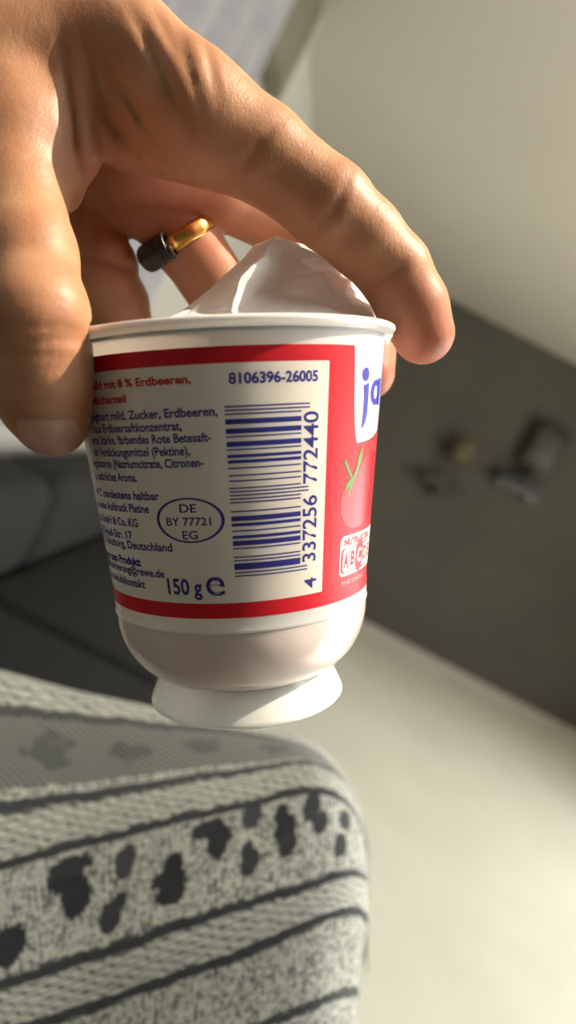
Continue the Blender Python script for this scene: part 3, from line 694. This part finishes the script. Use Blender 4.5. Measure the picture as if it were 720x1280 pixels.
# thumb nail: a plate pressed onto the field's surface
def nail(name, cen, up, nrm, half_w, len_top, len_bot, m):
    up = up / np.linalg.norm(up); nrm = nrm - up * (nrm @ up); nrm /= np.linalg.norm(nrm); side = np.cross(up, nrm)
    nu, nv = 34, 34; V = []
    for i in range(nu):
        a = -1 + 2 * i / (nu - 1)
        for j in range(nv):
            b = -1 + 2 * j / (nv - 1)
            x = a * half_w * (1 - .16 * max(b, 0) ** 3 - .22 * max(-b, 0) ** 4); y = b * (len_top if b > 0 else len_bot) * math.sqrt(max(0, 1 - .50 * a * a)) 
            V.append(cen + side * x + up * y)
    P = np.array(V) + nrm * 14
    for _ in range(60): P -= nrm * (field_at(P) * .6)[:, None]
    A, B_ = np.meshgrid(np.linspace(-1, 1, nu), np.linspace(-1, 1, nv), indexing='ij')
    e = np.clip((1 - np.abs(A)) * 6, 0, 1) * np.clip((1 - B_) * 5, 0, 1); tip = np.clip((-B_ - .55) * 2, 0, 1)
    P += nrm * ((-.30 + .62 * e + .35 * tip * np.clip((1 - np.abs(A)) * 4, 0, 1)).reshape(-1))[:, None]
    P = P.reshape(nu, nv, 3); P[:, 0] += -up * .5
    o = mesh_obj(name, W(P.reshape(-1, 3)), grid_faces(nu, nv), m, hand)
    md = o.modifiers.new('thickness', 'SOLIDIFY'); md.thickness = .0005; md.offset = -1
    return o
m_nail = noise_color(material('fingernail', rough=.28, sss=.6, sss_r=(1, .4, .3), sss_s=.0015, coat=.2), (.52, .29, .215), (.56, .32, .24), 200)
nail('fingernail', J(60, 543, 143), dirn(TH[6], TH[4]), np.array([-.10, -.42, 1.]), 5.6, 5.6, 5.0, m_nail)

# ------------------------------------------------------------------ finger ring with a dark coil
m_gold = material('gold', (.78, .44, .12), .22, metal=1)
m_coil = material('dark_brown_coil', (.022, .010, .008), .3, coat=.4)
rc = J(226, 298, 191); ra_ = np.array([.50, -.80, -.36]); ra_ /= np.linalg.norm(ra_)
e1 = np.cross(ra_, [0, 0, 1.]); e1 /= np.linalg.norm(e1); e2 = np.cross(ra_, e1)
ring = thing('finger_ring', W(rc), 'gold ring with a dark wound coil worn on the ring finger', 'ring')
n = 96; V = []; Fc = []; Rr = 9.55
for i in range(n):
    a = 2 * math.pi * i / n; rd = math.cos(a) * e1 + math.sin(a) * e2
    for q in range(10):
        b = 2 * math.pi * q / 10
        V.append(rc + rd * (Rr + .65 * math.cos(b) + .07 * math.cos(14 * a) * (math.cos(b) > 0)) + ra_ * (2.1 + .12 * math.cos(9 * a)) * math.sin(b))
for i in range(n):
    for q in range(10): Fc.append((i * 10 + q, i * 10 + (q + 1) % 10, ((i + 1) % n) * 10 + (q + 1) % 10, ((i + 1) % n) * 10 + q))
mesh_obj('band', W(np.array(V)), Fc, m_gold, ring)
# the coil sits where the band meets the palm side (lower left in view)
tgt = J(188, 322, 184) - rc; a0 = math.atan2(tgt @ e2, tgt @ e1); path = []
for k in range(520):
    s = k / 519; a = a0 + (s - .5) * 1.05; rd = math.cos(a) * e1 + math.sin(a) * e2; b = s * 2 * math.pi * 13
    path.append(rc + rd * (Rr + .5 + 2.1 * math.cos(b)) + ra_ * 3.1 * math.sin(b))
V, Fc = tube(path, .48, 8); mesh_obj('coil', W(np.array(V)), Fc, m_coil, ring)

for o in bpy.data.objects:
    if '_o' in o: del o['_o']
